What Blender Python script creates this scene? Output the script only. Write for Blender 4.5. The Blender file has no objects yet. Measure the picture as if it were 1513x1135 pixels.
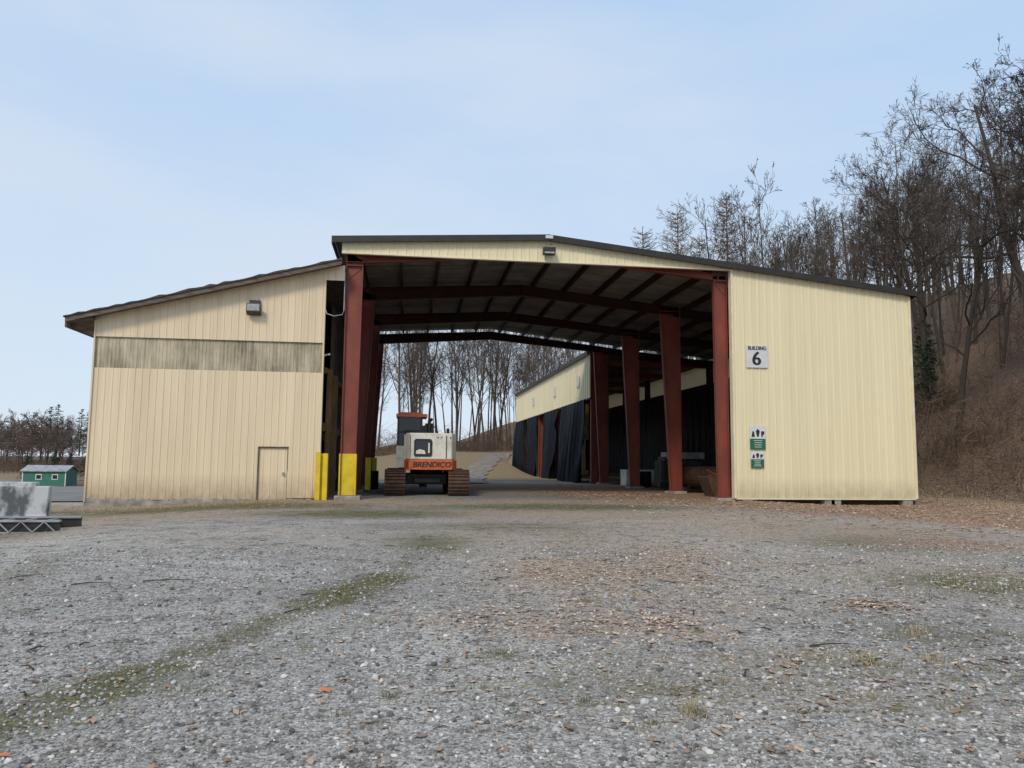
import bpy, math, random
import numpy as np
from mathutils import Vector, Matrix, noise
R=random.Random(7)
NP=np.random.RandomState(5)
scn=bpy.context.scene
col=scn.collection

# ---------------------------------------------------------------- materials
def newmat(name):
    m=bpy.data.materials.new(name); m.use_nodes=True
    nt=m.node_tree; b=nt.nodes['Principled BSDF']
    return m,nt,b
def N(nt,t,**k):
    n=nt.nodes.new(t)
    for a,v in k.items(): setattr(n,a,v)
    return n
def ramp(nt,stops):
    r=N(nt,'ShaderNodeValToRGB')
    e=r.color_ramp.elements
    while len(e)<len(stops): e.new(.5)
    for i,(p,c) in enumerate(stops):
        e[i].position=p; e[i].color=(c[0],c[1],c[2],1) if not isinstance(c,(int,float)) else (c,c,c,1)
    return r
def mixc(nt,fac,a,b,mode='MIX'):
    m=N(nt,'ShaderNodeMix',data_type='RGBA',blend_type=mode)
    if isinstance(fac,(int,float)): m.inputs[0].default_value=fac
    else: nt.links.new(fac,m.inputs[0])
    for i,s in ((6,a),(7,b)):
        if isinstance(s,tuple): m.inputs[i].default_value=(s[0],s[1],s[2],1)
        else: nt.links.new(s,m.inputs[i])
    return m.outputs[2]
def pos(nt,scale=(1,1,1)):
    g=N(nt,'ShaderNodeNewGeometry'); mp=N(nt,'ShaderNodeMapping')
    mp.inputs['Scale'].default_value=scale
    nt.links.new(g.outputs['Position'],mp.inputs['Vector'])
    return mp.outputs['Vector']
def noi(nt,vec,scale,detail=4,rough=.6):
    n=N(nt,'ShaderNodeTexNoise'); n.inputs['Scale'].default_value=scale
    n.inputs['Detail'].default_value=detail; n.inputs['Roughness'].default_value=rough
    nt.links.new(vec,n.inputs['Vector']); return n.outputs['Fac']
def math_(nt,op,a,b=None,clamp=False):
    m=N(nt,'ShaderNodeMath',operation=op); m.use_clamp=clamp
    for i,s in enumerate((a,b)):
        if s is None: continue
        if isinstance(s,(int,float)): m.inputs[i].default_value=s
        else: nt.links.new(s,m.inputs[i])
    return m.outputs[0]
def bump(nt,b,h,strength=.3,dist=.02):
    n=N(nt,'ShaderNodeBump'); n.inputs['Strength'].default_value=strength; n.inputs['Distance'].default_value=dist
    nt.links.new(h,n.inputs['Height']); nt.links.new(n.outputs[0],b.inputs['Normal'])
def pm(name,c1,c2=None,scale=3,stretch=(1,1,1),rough=.7,bmp=0,lo=.35,hi=.65,metal=0,detail=4,bscale=None,spec=None):
    m,nt,b=newmat(name)
    b.inputs['Roughness'].default_value=rough; b.inputs['Metallic'].default_value=metal
    if spec is not None: b.inputs['Specular IOR Level'].default_value=spec
    if c2 is None: c2=tuple(x*.82 for x in c1)
    v=pos(nt,stretch); f=noi(nt,v,scale,detail)
    r=ramp(nt,[(lo,c1),(hi,c2)]); nt.links.new(f,r.inputs[0]); nt.links.new(r.outputs[0],b.inputs['Base Color'])
    if bmp: bump(nt,b,noi(nt,pos(nt),bscale or scale*4,3),bmp)
    return m
def rm_(name,c1,c2):
    m,nt,b=newmat(name); b.inputs['Roughness'].default_value=.95
    oi=N(nt,'ShaderNodeObjectInfo'); r=ramp(nt,[(0,c1),(1,c2)]); nt.links.new(oi.outputs['Random'],r.inputs[0]); nt.links.new(r.outputs[0],b.inputs['Base Color'])
    b.inputs['Specular IOR Level'].default_value=.0
    return m
def siding(name,base,dirt,streak=.35,zdirt=0.9):
    m,nt,b=newmat(name); b.inputs['Roughness'].default_value=.5
    s=noi(nt,pos(nt,(3.3,3.3,.12)),1.6,5,.65)
    rs=ramp(nt,[(.42,0.),(.75,1.)]); nt.links.new(s,rs.inputs[0])
    c=mixc(nt,math_(nt,'MULTIPLY',rs.outputs[0],streak),base,dirt)
    g=N(nt,'ShaderNodeNewGeometry'); sx=N(nt,'ShaderNodeSeparateXYZ'); nt.links.new(g.outputs['Position'],sx.inputs[0])
    fl=math_(nt,'FLOOR',math_(nt,'DIVIDE',math_(nt,'ADD',sx.outputs[0],sx.outputs[1]),.92))
    wn=N(nt,'ShaderNodeTexWhiteNoise',noise_dimensions='1D'); nt.links.new(fl,wn.inputs['W'])
    tone=math_(nt,'ADD',math_(nt,'MULTIPLY',wn.outputs['Value'],.07),.95)
    cc=N(nt,'ShaderNodeCombineXYZ')
    for i in range(3): nt.links.new(tone,cc.inputs[i])
    c=mixc(nt,1.,c,cc.outputs[0],'MULTIPLY')
    n2=noi(nt,pos(nt,(2,2,1)),2.5,4)
    zz=math_(nt,'SUBTRACT',1,math_(nt,'DIVIDE',sx.outputs[2],zdirt),True)
    f=math_(nt,'MULTIPLY',math_(nt,'MULTIPLY',zz,n2),1.2,True)
    c=mixc(nt,f,c,tuple(x*.5 for x in dirt))
    nt.links.new(c,b.inputs['Base Color'])
    bump(nt,b,noi(nt,pos(nt,(1,1,.4)),1.3,2),.25,.03)
    return m
M={}
M['cream']=siding('cream_siding',(.85,.77,.52),(.70,.60,.38),.4)
M['tan']=siding('tan_siding',(.83,.69,.48),(.60,.47,.30),.5)
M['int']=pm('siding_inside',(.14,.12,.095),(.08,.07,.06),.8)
M['trimc']=pm('cream_trim',(.86,.79,.58),(.76,.67,.47),2,rough=.5)
m,nt,b=newmat('weathered_panel'); b.inputs['Roughness'].default_value=.75
n1=noi(nt,pos(nt,(2.6,2.6,.3)),2.,6,.75); n2=noi(nt,pos(nt,(.5,.5,.5)),1.4,4)
r=ramp(nt,[(.36,(.19,.165,.11)),(.46,(.38,.335,.235)),(.60,(.62,.54,.39))])
nt.links.new(math_(nt,'ADD',math_(nt,'MULTIPLY',n1,.6),math_(nt,'MULTIPLY',n2,.4)),r.inputs[0])
nt.links.new(r.outputs[0],b.inputs['Base Color']); M['grime']=m
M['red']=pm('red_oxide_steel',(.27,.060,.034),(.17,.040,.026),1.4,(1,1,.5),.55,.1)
M['redshade']=pm('shaded_oxide_steel',(.050,.018,.014),(.028,.012,.010),1.4,(1,1,.5),.6,spec=.2)  # same red steel, with the dim interior's shade put into its colour
M['yel']=pm('yellow_paint',(.80,.62,.02),(.64,.46,.02),3,rough=.5)
M['dark']=pm('dark_trim',(.035,.028,.024),(.02,.017,.015),2,rough=.45)
M['roof']=pm('roof_metal',(.10,.08,.07),(.06,.05,.045),1,rough=.5)
M['insul']=pm('roof_insulation',(.25,.245,.22),(.14,.135,.12),.9,rough=.8)
M['shing']=pm('shingles',(.09,.08,.07),(.045,.04,.036),4,rough=.95,bmp=.6)
M['fwood']=pm('weathered_wood',(.20,.16,.12),(.09,.07,.055),6,(.4,1,2),.9,.3)
M['wood']=pm('timber',(.30,.18,.08),(.14,.09,.045),3,(1,1,.3),.8,.2)
M['conc']=pm('concrete',(.42,.40,.37),(.22,.205,.18),3,rough=.9,bmp=.3)
M['concst']=pm('stained_concrete',(.50,.51,.52),(.10,.11,.115),1.7,(1,1,.5),.9,.3,.45,.56,detail=7)
M['tarp']=pm('navy_tarp',(.006,.009,.019),(.004,.005,.009),2,rough=.55,spec=.25)
M['steel']=pm('galv_steel',(.45,.46,.47),(.28,.28,.29),2,rough=.45,metal=.3)
M['rust']=pm('rusty_steel',(.13,.065,.04),(.06,.035,.025),5,rough=.85,bmp=.3)
M['black']=pm('black_parts',(.015,.015,.015),(.03,.03,.028),4,rough=.5)
M['white']=pm('white_paint',(.80,.78,.70),(.50,.43,.33),2.5,(1,1,.6),.45,lo=.47,hi=.72,detail=8)
M['orange']=pm('orange_paint',(.72,.16,.04),(.45,.10,.04),3,rough=.5)
M['glass']=pm('dark_glass',(.02,.025,.03),(.03,.035,.04),1,rough=.1)
M['lens']=pm('lamp_lens',(.45,.46,.45),(.3,.3,.3),8,rough=.15)
M['bronze']=pm('lamp_housing',(.06,.05,.04),(.04,.035,.03),5,rough=.5)
M['signw']=pm('sign_white',(.74,.75,.76),(.64,.65,.66),2,rough=.4)
M['signg']=pm('sign_green',(.025,.16,.085),(.02,.13,.07),2,rough=.4)
M['greenp']=pm('green_panel',(.05,.20,.15),(.04,.15,.11),2,rough=.6)
M['greenm']=pm('green_machine',(.04,.08,.05),(.02,.03,.02),4,rough=.6)
M['bark']=rm_('bark',(.095,.078,.066),(.06,.05,.043))
M['barkf']=rm_('bark_far',(.16,.13,.11),(.075,.06,.05))
M['barkd']=rm_('bark_distant',(.19,.145,.12),(.11,.085,.07))
M['larch']=rm_('larch_twigs',(.26,.20,.14),(.19,.15,.105))
M['need']=pm('needles',(.05,.085,.03),(.02,.038,.016),1.2,rough=.8,detail=1)
M['brush']=rm_('brush_twigs',(.21,.15,.11),(.085,.065,.052))
m,nt,b=newmat('fibreglass_panel'); b.inputs['Base Color'].default_value=(.8,.72,.48,1); b.inputs['Roughness'].default_value=.6
tr=N(nt,'ShaderNodeBsdfTranslucent'); tr.inputs[0].default_value=(.8,.68,.42,1)
mx=N(nt,'ShaderNodeMixShader'); mx.inputs[0].default_value=.6
nt.links.new(b.outputs[0],mx.inputs[1]); nt.links.new(tr.outputs[0],mx.inputs[2]); nt.links.new(mx.outputs[0],nt.nodes['Material Output'].inputs[0])
M['fib']=m
# ground
m,nt,b=newmat('gravel_ground'); b.inputs['Roughness'].default_value=.95; b.inputs['Specular IOR Level'].default_value=.1
def att(n):
    a=N(nt,'ShaderNodeAttribute'); a.attribute_name=n; return a.outputs['Fac']
P=pos(nt)
v1=N(nt,'ShaderNodeTexVoronoi'); v1.inputs['Scale'].default_value=46; nt.links.new(P,v1.inputs['Vector'])
s1=N(nt,'ShaderNodeSeparateColor'); nt.links.new(v1.outputs['Color'],s1.inputs[0])
hf=noi(nt,P,12,4,.8); mf=noi(nt,P,2.2,5,.75); lg=noi(nt,P,.25,4,.7); fine=noi(nt,P,38,2,.8)
ra=ramp(nt,[(0,(.13,.12,.11)),(.4,(.31,.297,.278)),(.8,(.48,.463,.435)),(1,(.74,.72,.68))]); nt.links.new(s1.outputs[0],ra.inputs[0])
rb_=ramp(nt,[(.36,(.16,.15,.138)),(.5,(.38,.363,.337)),(.64,(.57,.55,.515))]); nt.links.new(fine,rb_.inputs[0])
c=mixc(nt,.5,ra.outputs[0],rb_.outputs[0])
rl=ramp(nt,[(.32,(.74,.73,.72)),(.5,(1.0,1.0,1.0)),(.68,(1.22,1.2,1.17))]); nt.links.new(lg,rl.inputs[0])
c=mixc(nt,1.,c,rl.outputs[0],'MULTIPLY')
rm=ramp(nt,[(.38,(.52,.48,.44)),(.50,(1.02,1.02,1.02)),(.66,(1.2,1.2,1.2))]); nt.links.new(mf,rm.inputs[0])
c=mixc(nt,.85,c,rm.outputs[0],'MULTIPLY')
rh=ramp(nt,[(.38,(.40,.37,.33)),(.50,(1.05,1.05,1.05)),(.66,(1.3,1.3,1.3))]); nt.links.new(hf,rh.inputs[0])
c=mixc(nt,.8,c,rh.outputs[0],'MULTIPLY')
brk=math_(nt,'ADD',math_(nt,'MULTIPLY',hf,1.3),math_(nt,'MULTIPLY',mf,1.3))
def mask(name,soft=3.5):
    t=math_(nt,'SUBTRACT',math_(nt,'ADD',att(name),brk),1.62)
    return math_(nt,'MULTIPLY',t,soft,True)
f2=math_(nt,'ADD',math_(nt,'MULTIPLY',fine,.5),math_(nt,'MULTIPLY',hf,.5))
def two(a,bb):
    r_=ramp(nt,[(.40,a),(.60,bb)]); nt.links.new(f2,r_.inputs[0]); return r_.outputs[0]
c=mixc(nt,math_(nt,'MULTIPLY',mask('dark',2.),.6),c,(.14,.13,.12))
c=mixc(nt,math_(nt,'MULTIPLY',mask('straw',3),.85),c,two((.16,.10,.06),(.56,.42,.29)))
c=mixc(nt,math_(nt,'MULTIPLY',mask('moss',3.5),.95),c,two((.04,.04,.014),(.19,.175,.08)))
c=mixc(nt,mask('leaf'),c,two((.10,.058,.035),(.55,.38,.265)))
c=mixc(nt,mask('grass',5),c,two((.13,.10,.055),(.38,.29,.18)))
rf=ramp(nt,[(.40,(.05,.035,.027)),(.5,(.13,.088,.062)),(.6,(.33,.225,.155))]); nt.links.new(f2,rf.inputs[0])
c=mixc(nt,mask('forest',5),c,rf.outputs[0])
nt.links.new(c,b.inputs['Base Color'])
hgt=math_(nt,'ADD',math_(nt,'MULTIPLY',v1.outputs['Distance'],-.6),math_(nt,'MULTIPLY',fine,.6))
bump(nt,b,hgt,.7,.02)
M['ground']=m
M['path']=pm('path_gravel',(.27,.24,.205),(.15,.125,.10),1.6,rough=.95,bmp=.4,detail=6)
M['asph']=pm('asphalt',(.22,.22,.22),(.16,.16,.16),.6,rough=.9)
def attmat(name,stops,rough=.85):
    m,nt,b=newmat(name); a=N(nt,'ShaderNodeAttribute'); a.attribute_name='t'
    r=ramp(nt,stops); nt.links.new(a.outputs['Fac'],r.inputs[0]); nt.links.new(r.outputs[0],b.inputs['Base Color'])
    b.inputs['Roughness'].default_value=rough; return m
M['stone']=attmat('gravel_stones',[(0,(.10,.093,.086)),(.35,(.26,.248,.232)),(.7,(.42,.405,.38)),(.93,(.58,.56,.53)),(1,(.74,.72,.68))])
M['leafm']=attmat('dead_leaves',[(0,(.13,.075,.05)),(.4,(.31,.19,.12)),(.75,(.52,.37,.26)),(.97,(.66,.53,.40)),(1,(.6,.2,.08))])
M['straw']=attmat('dry_grass',[(0,(.10,.11,.035)),(.4,(.24,.215,.10)),(1,(.58,.48,.32))])

# ---------------------------------------------------------------- helpers
def empty(name,loc):
    e=bpy.data.objects.new(name,None); e.location=loc; e.empty_display_size=.3; col.objects.link(e); return e
def par(o,p):
    if p:
        o.parent=p; o.matrix_parent_inverse=Matrix.Translation(-Vector(p.location))
def mk(name,V,F,mats,parent=None,mi=None,smooth=False):
    me=bpy.data.meshes.new(name); me.from_pydata([tuple(v) for v in V],[],[tuple(f) for f in F])
    if not isinstance(mats,(list,tuple)): mats=[mats]
    for m_ in mats: me.materials.append(m_)
    if mi: me.polygons.foreach_set('material_index',mi)
    if smooth: me.polygons.foreach_set('use_smooth',[True]*len(me.polygons))
    me.update(); o=bpy.data.objects.new(name,me); col.objects.link(o); par(o,parent); return o
class B:
    def __init__(s): s.V=[];s.F=[];s.I=[]
    def add(s,V,F,i=0):
        n=len(s.V); s.V+= [tuple(v) for v in V]; s.F+=[tuple(a+n for a in f) for f in F]; s.I+=[i]*len(F)
    def box(s,x0,x1,y0,y1,z0,z1,i=0,rz=0,c=None):
        V=[(x,y,z) for x in (x0,x1) for y in (y0,y1) for z in (z0,z1)]
        if rz:
            cx,cy=c or ((x0+x1)/2,(y0+y1)/2); ca,sa=math.cos(rz),math.sin(rz)
            V=[(cx+(x-cx)*ca-(y-cy)*sa, cy+(x-cx)*sa+(y-cy)*ca, z) for x,y,z in V]
        s.add(V,[(0,1,3,2),(4,6,7,5),(0,4,5,1),(2,3,7,6),(0,2,6,4),(1,5,7,3)],i)
    def ext(s,poly,y0,y1,i=0,axis='y'):
        n=len(poly)
        if axis=='y': V=[(a,y0,b_) for a,b_ in poly]+[(a,y1,b_) for a,b_ in poly]
        elif axis=='x': V=[(y0,a,b_) for a,b_ in poly]+[(y1,a,b_) for a,b_ in poly]
        else: V=[(a,b_,y0) for a,b_ in poly]+[(a,b_,y1) for a,b_ in poly]
        s.add(V,[tuple(range(n))[::-1],tuple(range(n,2*n))]+[(k,(k+1)%n,n+(k+1)%n,n+k) for k in range(n)],i)
    def tube(s,path,radii,sides=8,i=0,cap=True):
        V=[];F=[];n=len(path)
        for k,p in enumerate(path):
            p=Vector(p); d=(Vector(path[min(k+1,n-1)])-Vector(path[max(k-1,0)])).normalized()
            u=d.orthogonal() if abs(d.z)>.9 else Vector((0,0,1)).cross(d)
            u.normalize(); w=d.cross(u); r=radii[k] if isinstance(radii,(list,tuple)) else radii
            for q in range(sides):
                a=2*math.pi*q/sides; V.append(p+u*(r*math.cos(a))+w*(r*math.sin(a)))
        for k in range(n-1):
            for q in range(sides):
                F.append((k*sides+q,k*sides+(q+1)%sides,(k+1)*sides+(q+1)%sides,(k+1)*sides+q))
        if cap: F+= [tuple(range(sides))[::-1],tuple(range((n-1)*sides,n*sides))]
        s.add(V,F,i)
    def obj(s,name,mats,parent=None,bev=0,smooth=False):
        o=mk(name,s.V,s.F,mats,parent,s.I,smooth)
        if bev:
            md=o.modifiers.new('b','BEVEL'); md.width=bev; md.segments=2; md.limit_method='ANGLE'
        return o
def ribs(name,axis,a0,a1,p,zb,zt,mat,parent,sp=.305,out=-1,rib=.028,w=.06):
    fz=zt if callable(zt) else (lambda a:zt)
    pts=[(a0,0)]; a=a0+.12
    while a+w<a1:
        pts+=[(a,0),(a+w*.28,rib),(a+w*.72,rib),(a+w,0)]
        q=a+w+(sp-w)/3
        if q+.03<a1: pts+=[(q,0),(q+.012,rib*.25),(q+.024,0)]
        a+=sp
    pts.append((a1,0)); pts=sorted(pts)
    V=[];F=[]
    for a,o in pts:
        for z in (zb,fz(a)):
            V.append((a,p+out*o,z) if axis=='x' else (p+out*o,a,z))
    for k in range(len(pts)-1): F.append((2*k,2*k+2,2*k+3,2*k+1))
    return mk(name,V,F,mat,parent)
def text(name,body,loc,size,mat,parent,bold=0,rot=(math.pi/2,0,0),sx=1,ext=.004,shear=0):
    cu=bpy.data.curves.new(name,'FONT'); cu.body=body; cu.size=size; cu.align_x='CENTER'; cu.align_y='CENTER'
    cu.extrude=ext; cu.offset=bold; cu.shear=shear
    o=bpy.data.objects.new(name,cu); o.location=loc; o.rotation_euler=rot; o.scale=(sx,1,1); cu.materials.append(mat); col.objects.link(o)
    par(o,parent); return o

# ---------------------------------------------------------------- terrain
def sm(a,b_,x):
    t=np.clip((x-a)/(b_-a),0,1); return t*t*(3-2*t)
def spl(t,k): return k*np.log1p(np.exp(np.clip(t/k,-40,40)))+np.where(t/k>40,t-40*k,0)
def H(x,y):
    x=np.asarray(x,float); y=np.asarray(y,float)
    z=-.15*sm(12.5,17,x)-.25*sm(4,10,-x)
    z=z-1.9*sm(11,36,-x)*sm(28,80,y)
    h1=.60*spl(x-24.5,1.2); h1=60*(1-np.exp(-h1/60))
    h2=(.07*spl(y-92,5))*sm(-30,8,x); h2=5*(1-np.exp(-h2/5))
    z=z+h1+h2+2.5*sm(140,230,y)*sm(40,80,-x)
    z=z+2.0*sm(54,90,y)*(1-sm(9.6,11.2,x)*(1-sm(83,87,y)))*sm(-22,6,x)*(1-sm(20,24,x))
    wob=np.sin(x*.31+1.3*np.sin(y*.23))*np.cos(y*.27+x*.11)
    z=z+wob*(.02*sm(3,6,y)*(1-sm(20,26,y))+.5*sm(27,36,x)+.3*sm(95,110,y)*sm(-40,0,x))
    return z
def Hs(x,y): return float(H(x,y))
def axis(segs):
    out=[]
    for a,b_,s in segs:
        n=max(1,int(round((b_-a)/s))); out+=list(np.linspace(a,b_,n,endpoint=False))
    out.append(segs[-1][1]); return np.array(out)
ax=axis([(-700,-200,60),(-200,-60,10),(-60,-14,1.5),(-14,26,.2),(26,60,1),(60,130,4),(130,700,50)])
ay=axis([(-80,0,8),(0,3,.5),(3,30,.2),(30,60,.6),(60,140,1.6),(140,300,8),(300,1000,60)])
XX,YY=np.meshgrid(ax,ay); ZZ=H(XX,YY)
nx,ny=len(ax),len(ay)
V=np.stack([XX.ravel(),YY.ravel(),ZZ.ravel()],1)
idx=np.arange(nx*ny).reshape(ny,nx)
F=np.stack([idx[:-1,:-1].ravel(),idx[:-1,1:].ravel(),idx[1:,1:].ravel(),idx[1:,:-1].ravel()],1)
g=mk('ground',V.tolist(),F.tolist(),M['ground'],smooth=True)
def segd(px,py,ax_,ay_,bx,by):
    dx,dy=bx-ax_,by-ay_; t=np.clip(((px-ax_)*dx+(py-ay_)*dy)/(dx*dx+dy*dy),0,1)
    return np.hypot(px-ax_-t*dx,py-ay_-t*dy)
def blob(cx,cy,rx,ry,a=1.):
    d=np.sqrt(((XX-cx)/rx)**2+((YY-cy)/ry)**2); return a*np.clip(1.25-d*.7,0,1)
Z0=np.zeros_like(XX)
moss=Z0.copy()
for s in [(-2.5,3.9,-1.7,5.6,.24,.62),(-1.5,6.2,-.9,8.2,.16,.5),(-.8,8.2,-.25,9.9,.28,.66),(-.2,9.8,.2,12.5,.15,.46),(-1.7,4.6,-.3,7.4,.2,.36),(-3.5,5,-5,12,.3,.4)]:
    d=segd(XX,YY,*s[:4]); moss=np.maximum(moss,s[5]*np.clip(1.3-d/s[4]*.5,0,1))
for bb in [(.46,13.7,.8,2.,.55),(-1.2,21,3.2,2.,.6),(.72,5.9,.25,.35,.5),(6.9,8.7,1.3,1.2,.55),(5,24,6,2.2,.6),(-6,24.5,6,2.2,.62),(8.5,13,2,2,.45),(2.4,17,3,1.6,.46),(3.4,5.4,.5,.4,.42),(4.5,6.2,.8,.5,.45),(-8.8,17,2,2,.45),(1.5,5,1.4,.8,.40),(3,5,2.5,1.2,.36)]:
    moss=np.maximum(moss,blob(*bb))
straw=Z0+.12
for bb in [(2.2,10.3,1.4,2.2,.62),(3.6,10,.9,1.4,.58),(.8,7.2,.8,.8,.5),(1.6,6.9,1.1,.9,.55),(2.4,6.5,.8,.6,.5),(4.2,12,1.6,2.4,.55),(2.8,8.2,2.4,2.2,.47),(3,15,5,5,.47),(9,16,6,6,.52),(6.5,10,3.5,3.5,.46),(6,21,9,4,.55),(-6,22,6,4,.55),(-6,25.5,7,2.4,.72),(-8.5,18,4,5,.47),(2.5,5.2,2,1.5,.42),(-3,15,4,4,.36)]:
    straw=np.maximum(straw,blob(*bb))
straw=np.maximum(straw,.66*sm(24,27.3,YY)*(1-sm(28,29,YY)))
leaf=Z0.copy()
leaf=np.maximum(leaf,.8*sm(6,15,XX-.45*(22-YY))*sm(9,19,YY)*(1-sm(40,50,YY)))
for bb in [(4.8,7.6,.3,.35,.5),(2.4,7.0,.3,.3,.5),(10,13,1.8,1.2,.55),(-3,27.3,2,.7,.6),(9,26.5,4,1,.55),(14,27,7,1.4,.85)]:
    leaf=np.maximum(leaf,blob(*bb))
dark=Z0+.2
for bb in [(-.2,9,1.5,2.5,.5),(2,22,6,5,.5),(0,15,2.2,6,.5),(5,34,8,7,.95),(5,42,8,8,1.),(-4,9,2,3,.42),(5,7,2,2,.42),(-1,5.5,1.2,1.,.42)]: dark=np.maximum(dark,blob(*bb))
grass=Z0+ .95*sm(49,56,YY)*(1-sm(16,24,XX)); grass=np.maximum(grass,.8*sm(15,22,-XX)*sm(22,32,YY))
grass=np.maximum(grass,.8*sm(-2,-8,YY))
forest=np.maximum(.97*sm(21.5,25,XX),.97*sm(92,104,YY)*sm(-60,-30,XX))
forest=np.maximum(forest,.9*sm(150,180,YY))
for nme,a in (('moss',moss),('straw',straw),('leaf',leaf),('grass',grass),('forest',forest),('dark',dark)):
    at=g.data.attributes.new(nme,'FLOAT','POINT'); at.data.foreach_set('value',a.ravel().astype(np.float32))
def strip(name,pts,w,mat,dz=.03):
    V=[];F=[];P=[]
    for k in range(len(pts)-1):
        for t in np.linspace(0,1,12,endpoint=False): P.append((pts[k][0]*(1-t)+pts[k+1][0]*t,pts[k][1]*(1-t)+pts[k+1][1]*t))
    P.append(pts[-1])
    for k,(x,y) in enumerate(P):
        a=P[max(k-1,0)];b_=P[min(k+1,len(P)-1)]; d=Vector((b_[0]-a[0],b_[1]-a[1])).normalized()
        for s in np.linspace(-1,1,9):
            ww=w/2*(1+.15*math.sin(k*.9+s*2)); qx,qy=x-d.y*s*ww,y+d.x*s*ww; V.append((qx,qy,Hs(qx,qy)+dz+.02*(1-abs(s))))
    for k in range(len(P)-1):
        for j in range(8): F.append((k*9+j,k*9+j+1,(k+1)*9+j+1,(k+1)*9+j))
    return mk(name,V,F,mat,smooth=True)
strip('gravel_path',[(3.9,47),(4.3,54),(5.3,62),(6.8,70),(8.4,78),(10.4,87),(15.5,95),(23,101)],2.1,M['path'],.05)
strip('road',[(-13.5,30),(-19,46),(-30,70),(-52,110),(-90,150)],7,M['asph'],.03)

# ---------------------------------------------------------------- building
bld=empty('metal_storage_building',(5,38,0))
LX,RX,RZ=-2.62,5.07,9.78
def roofz(x): return RZ-(RX-x)*.056 if x<RX else RZ-(x-RX)*.104
YF=28.; YB=48.2
b_=B(); b_.ext([(-2.78,roofz(-2.78)),(RX,RZ),(19.9,roofz(19.9)),(19.9,roofz(19.9)+.06),(RX,RZ+.06),(-2.78,roofz(-2.78)+.06)],27.72,YB+.2)
b_.obj('roof',[M['roof']],bld)
b_=B(); b_.add([(-2.6,27.95,roofz(-2.6)-.03),(RX,27.95,RZ-.03),(19.65,27.95,roofz(19.65)-.03),(-2.6,YB,roofz(-2.6)-.03),(RX,YB,RZ-.03),(19.65,YB,roofz(19.65)-.03)],[(0,1,4,3),(1,2,5,4)])
b_.obj('roof_insulation',[M['insul']],bld)
b_=B(); b_.ext([(-2.8,roofz(-2.8)-.14),(RX,RZ-.14),(19.93,roofz(19.93)-.14),(19.93,roofz(19.93)+.09),(RX,RZ+.09),(-2.8,roofz(-2.8)+.09)],27.66,27.72)
b_.ext([(-2.8,roofz(-2.8)+.07),(RX,RZ+.07),(19.93,roofz(19.93)+.07),(19.93,roofz(19.93)+.1),(RX,RZ+.1),(-2.8,roofz(-2.8)+.1)],27.72,27.95)
b_.box(-2.86,-2.8,27.66,YB,roofz(-2.8)-.2,roofz(-2.8)+.09)
b_.box(19.93,20.02,27.66,YB,roofz(19.93)-.16,roofz(19.93)+.06)
b_.obj('rake_trim',[M['dark']],bld)
b_=B(); b_.box(RX-.12,RX+.16,27.63,27.655,RZ-.07,RZ+.05); b_.obj('ridge_cap_end',[M['signw']],bld)
b_=B(); x=-1.9
while x<19.5:
    z=roofz(x)-.04
    b_.box(x-.035,x+.035,28.1,YB,z-.24,z); b_.box(x-.035,x+.06,28.1,YB,z-.265,z-.24); x+=1.5
b_.obj('purlins',[M['redshade']],bld)
b_=B()
for y in np.arange(29.5,48,2.15):
    if min(abs(y-q) for q in (28.3,34.5,41,47.6))<.4: continue
    for xa,xb in ((-2.5,RX),(RX,19.6)):
        b_.add([(xa,y,roofz(xa)-.045),(xb,y,roofz(xb)-.045),(xb,y+.05,roofz(xb)-.045),(xa,y+.05,roofz(xa)-.045)],[(0,1,2,3)])
b_.obj('roof_straps',[M['redshade']],bld)
def rb(x,first):
    if x<RX: t=(x+1.7)/(RX+1.7); z=8.5*(1-t)+8.98*t if not first else 8.62*(1-t)+9.2*t
    else:
        t=(x-RX)/(11.9-RX); z=(8.98 if not first else 9.2)*(1-t)+(8.36 if not first else 8.52)*t
    return z
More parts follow.
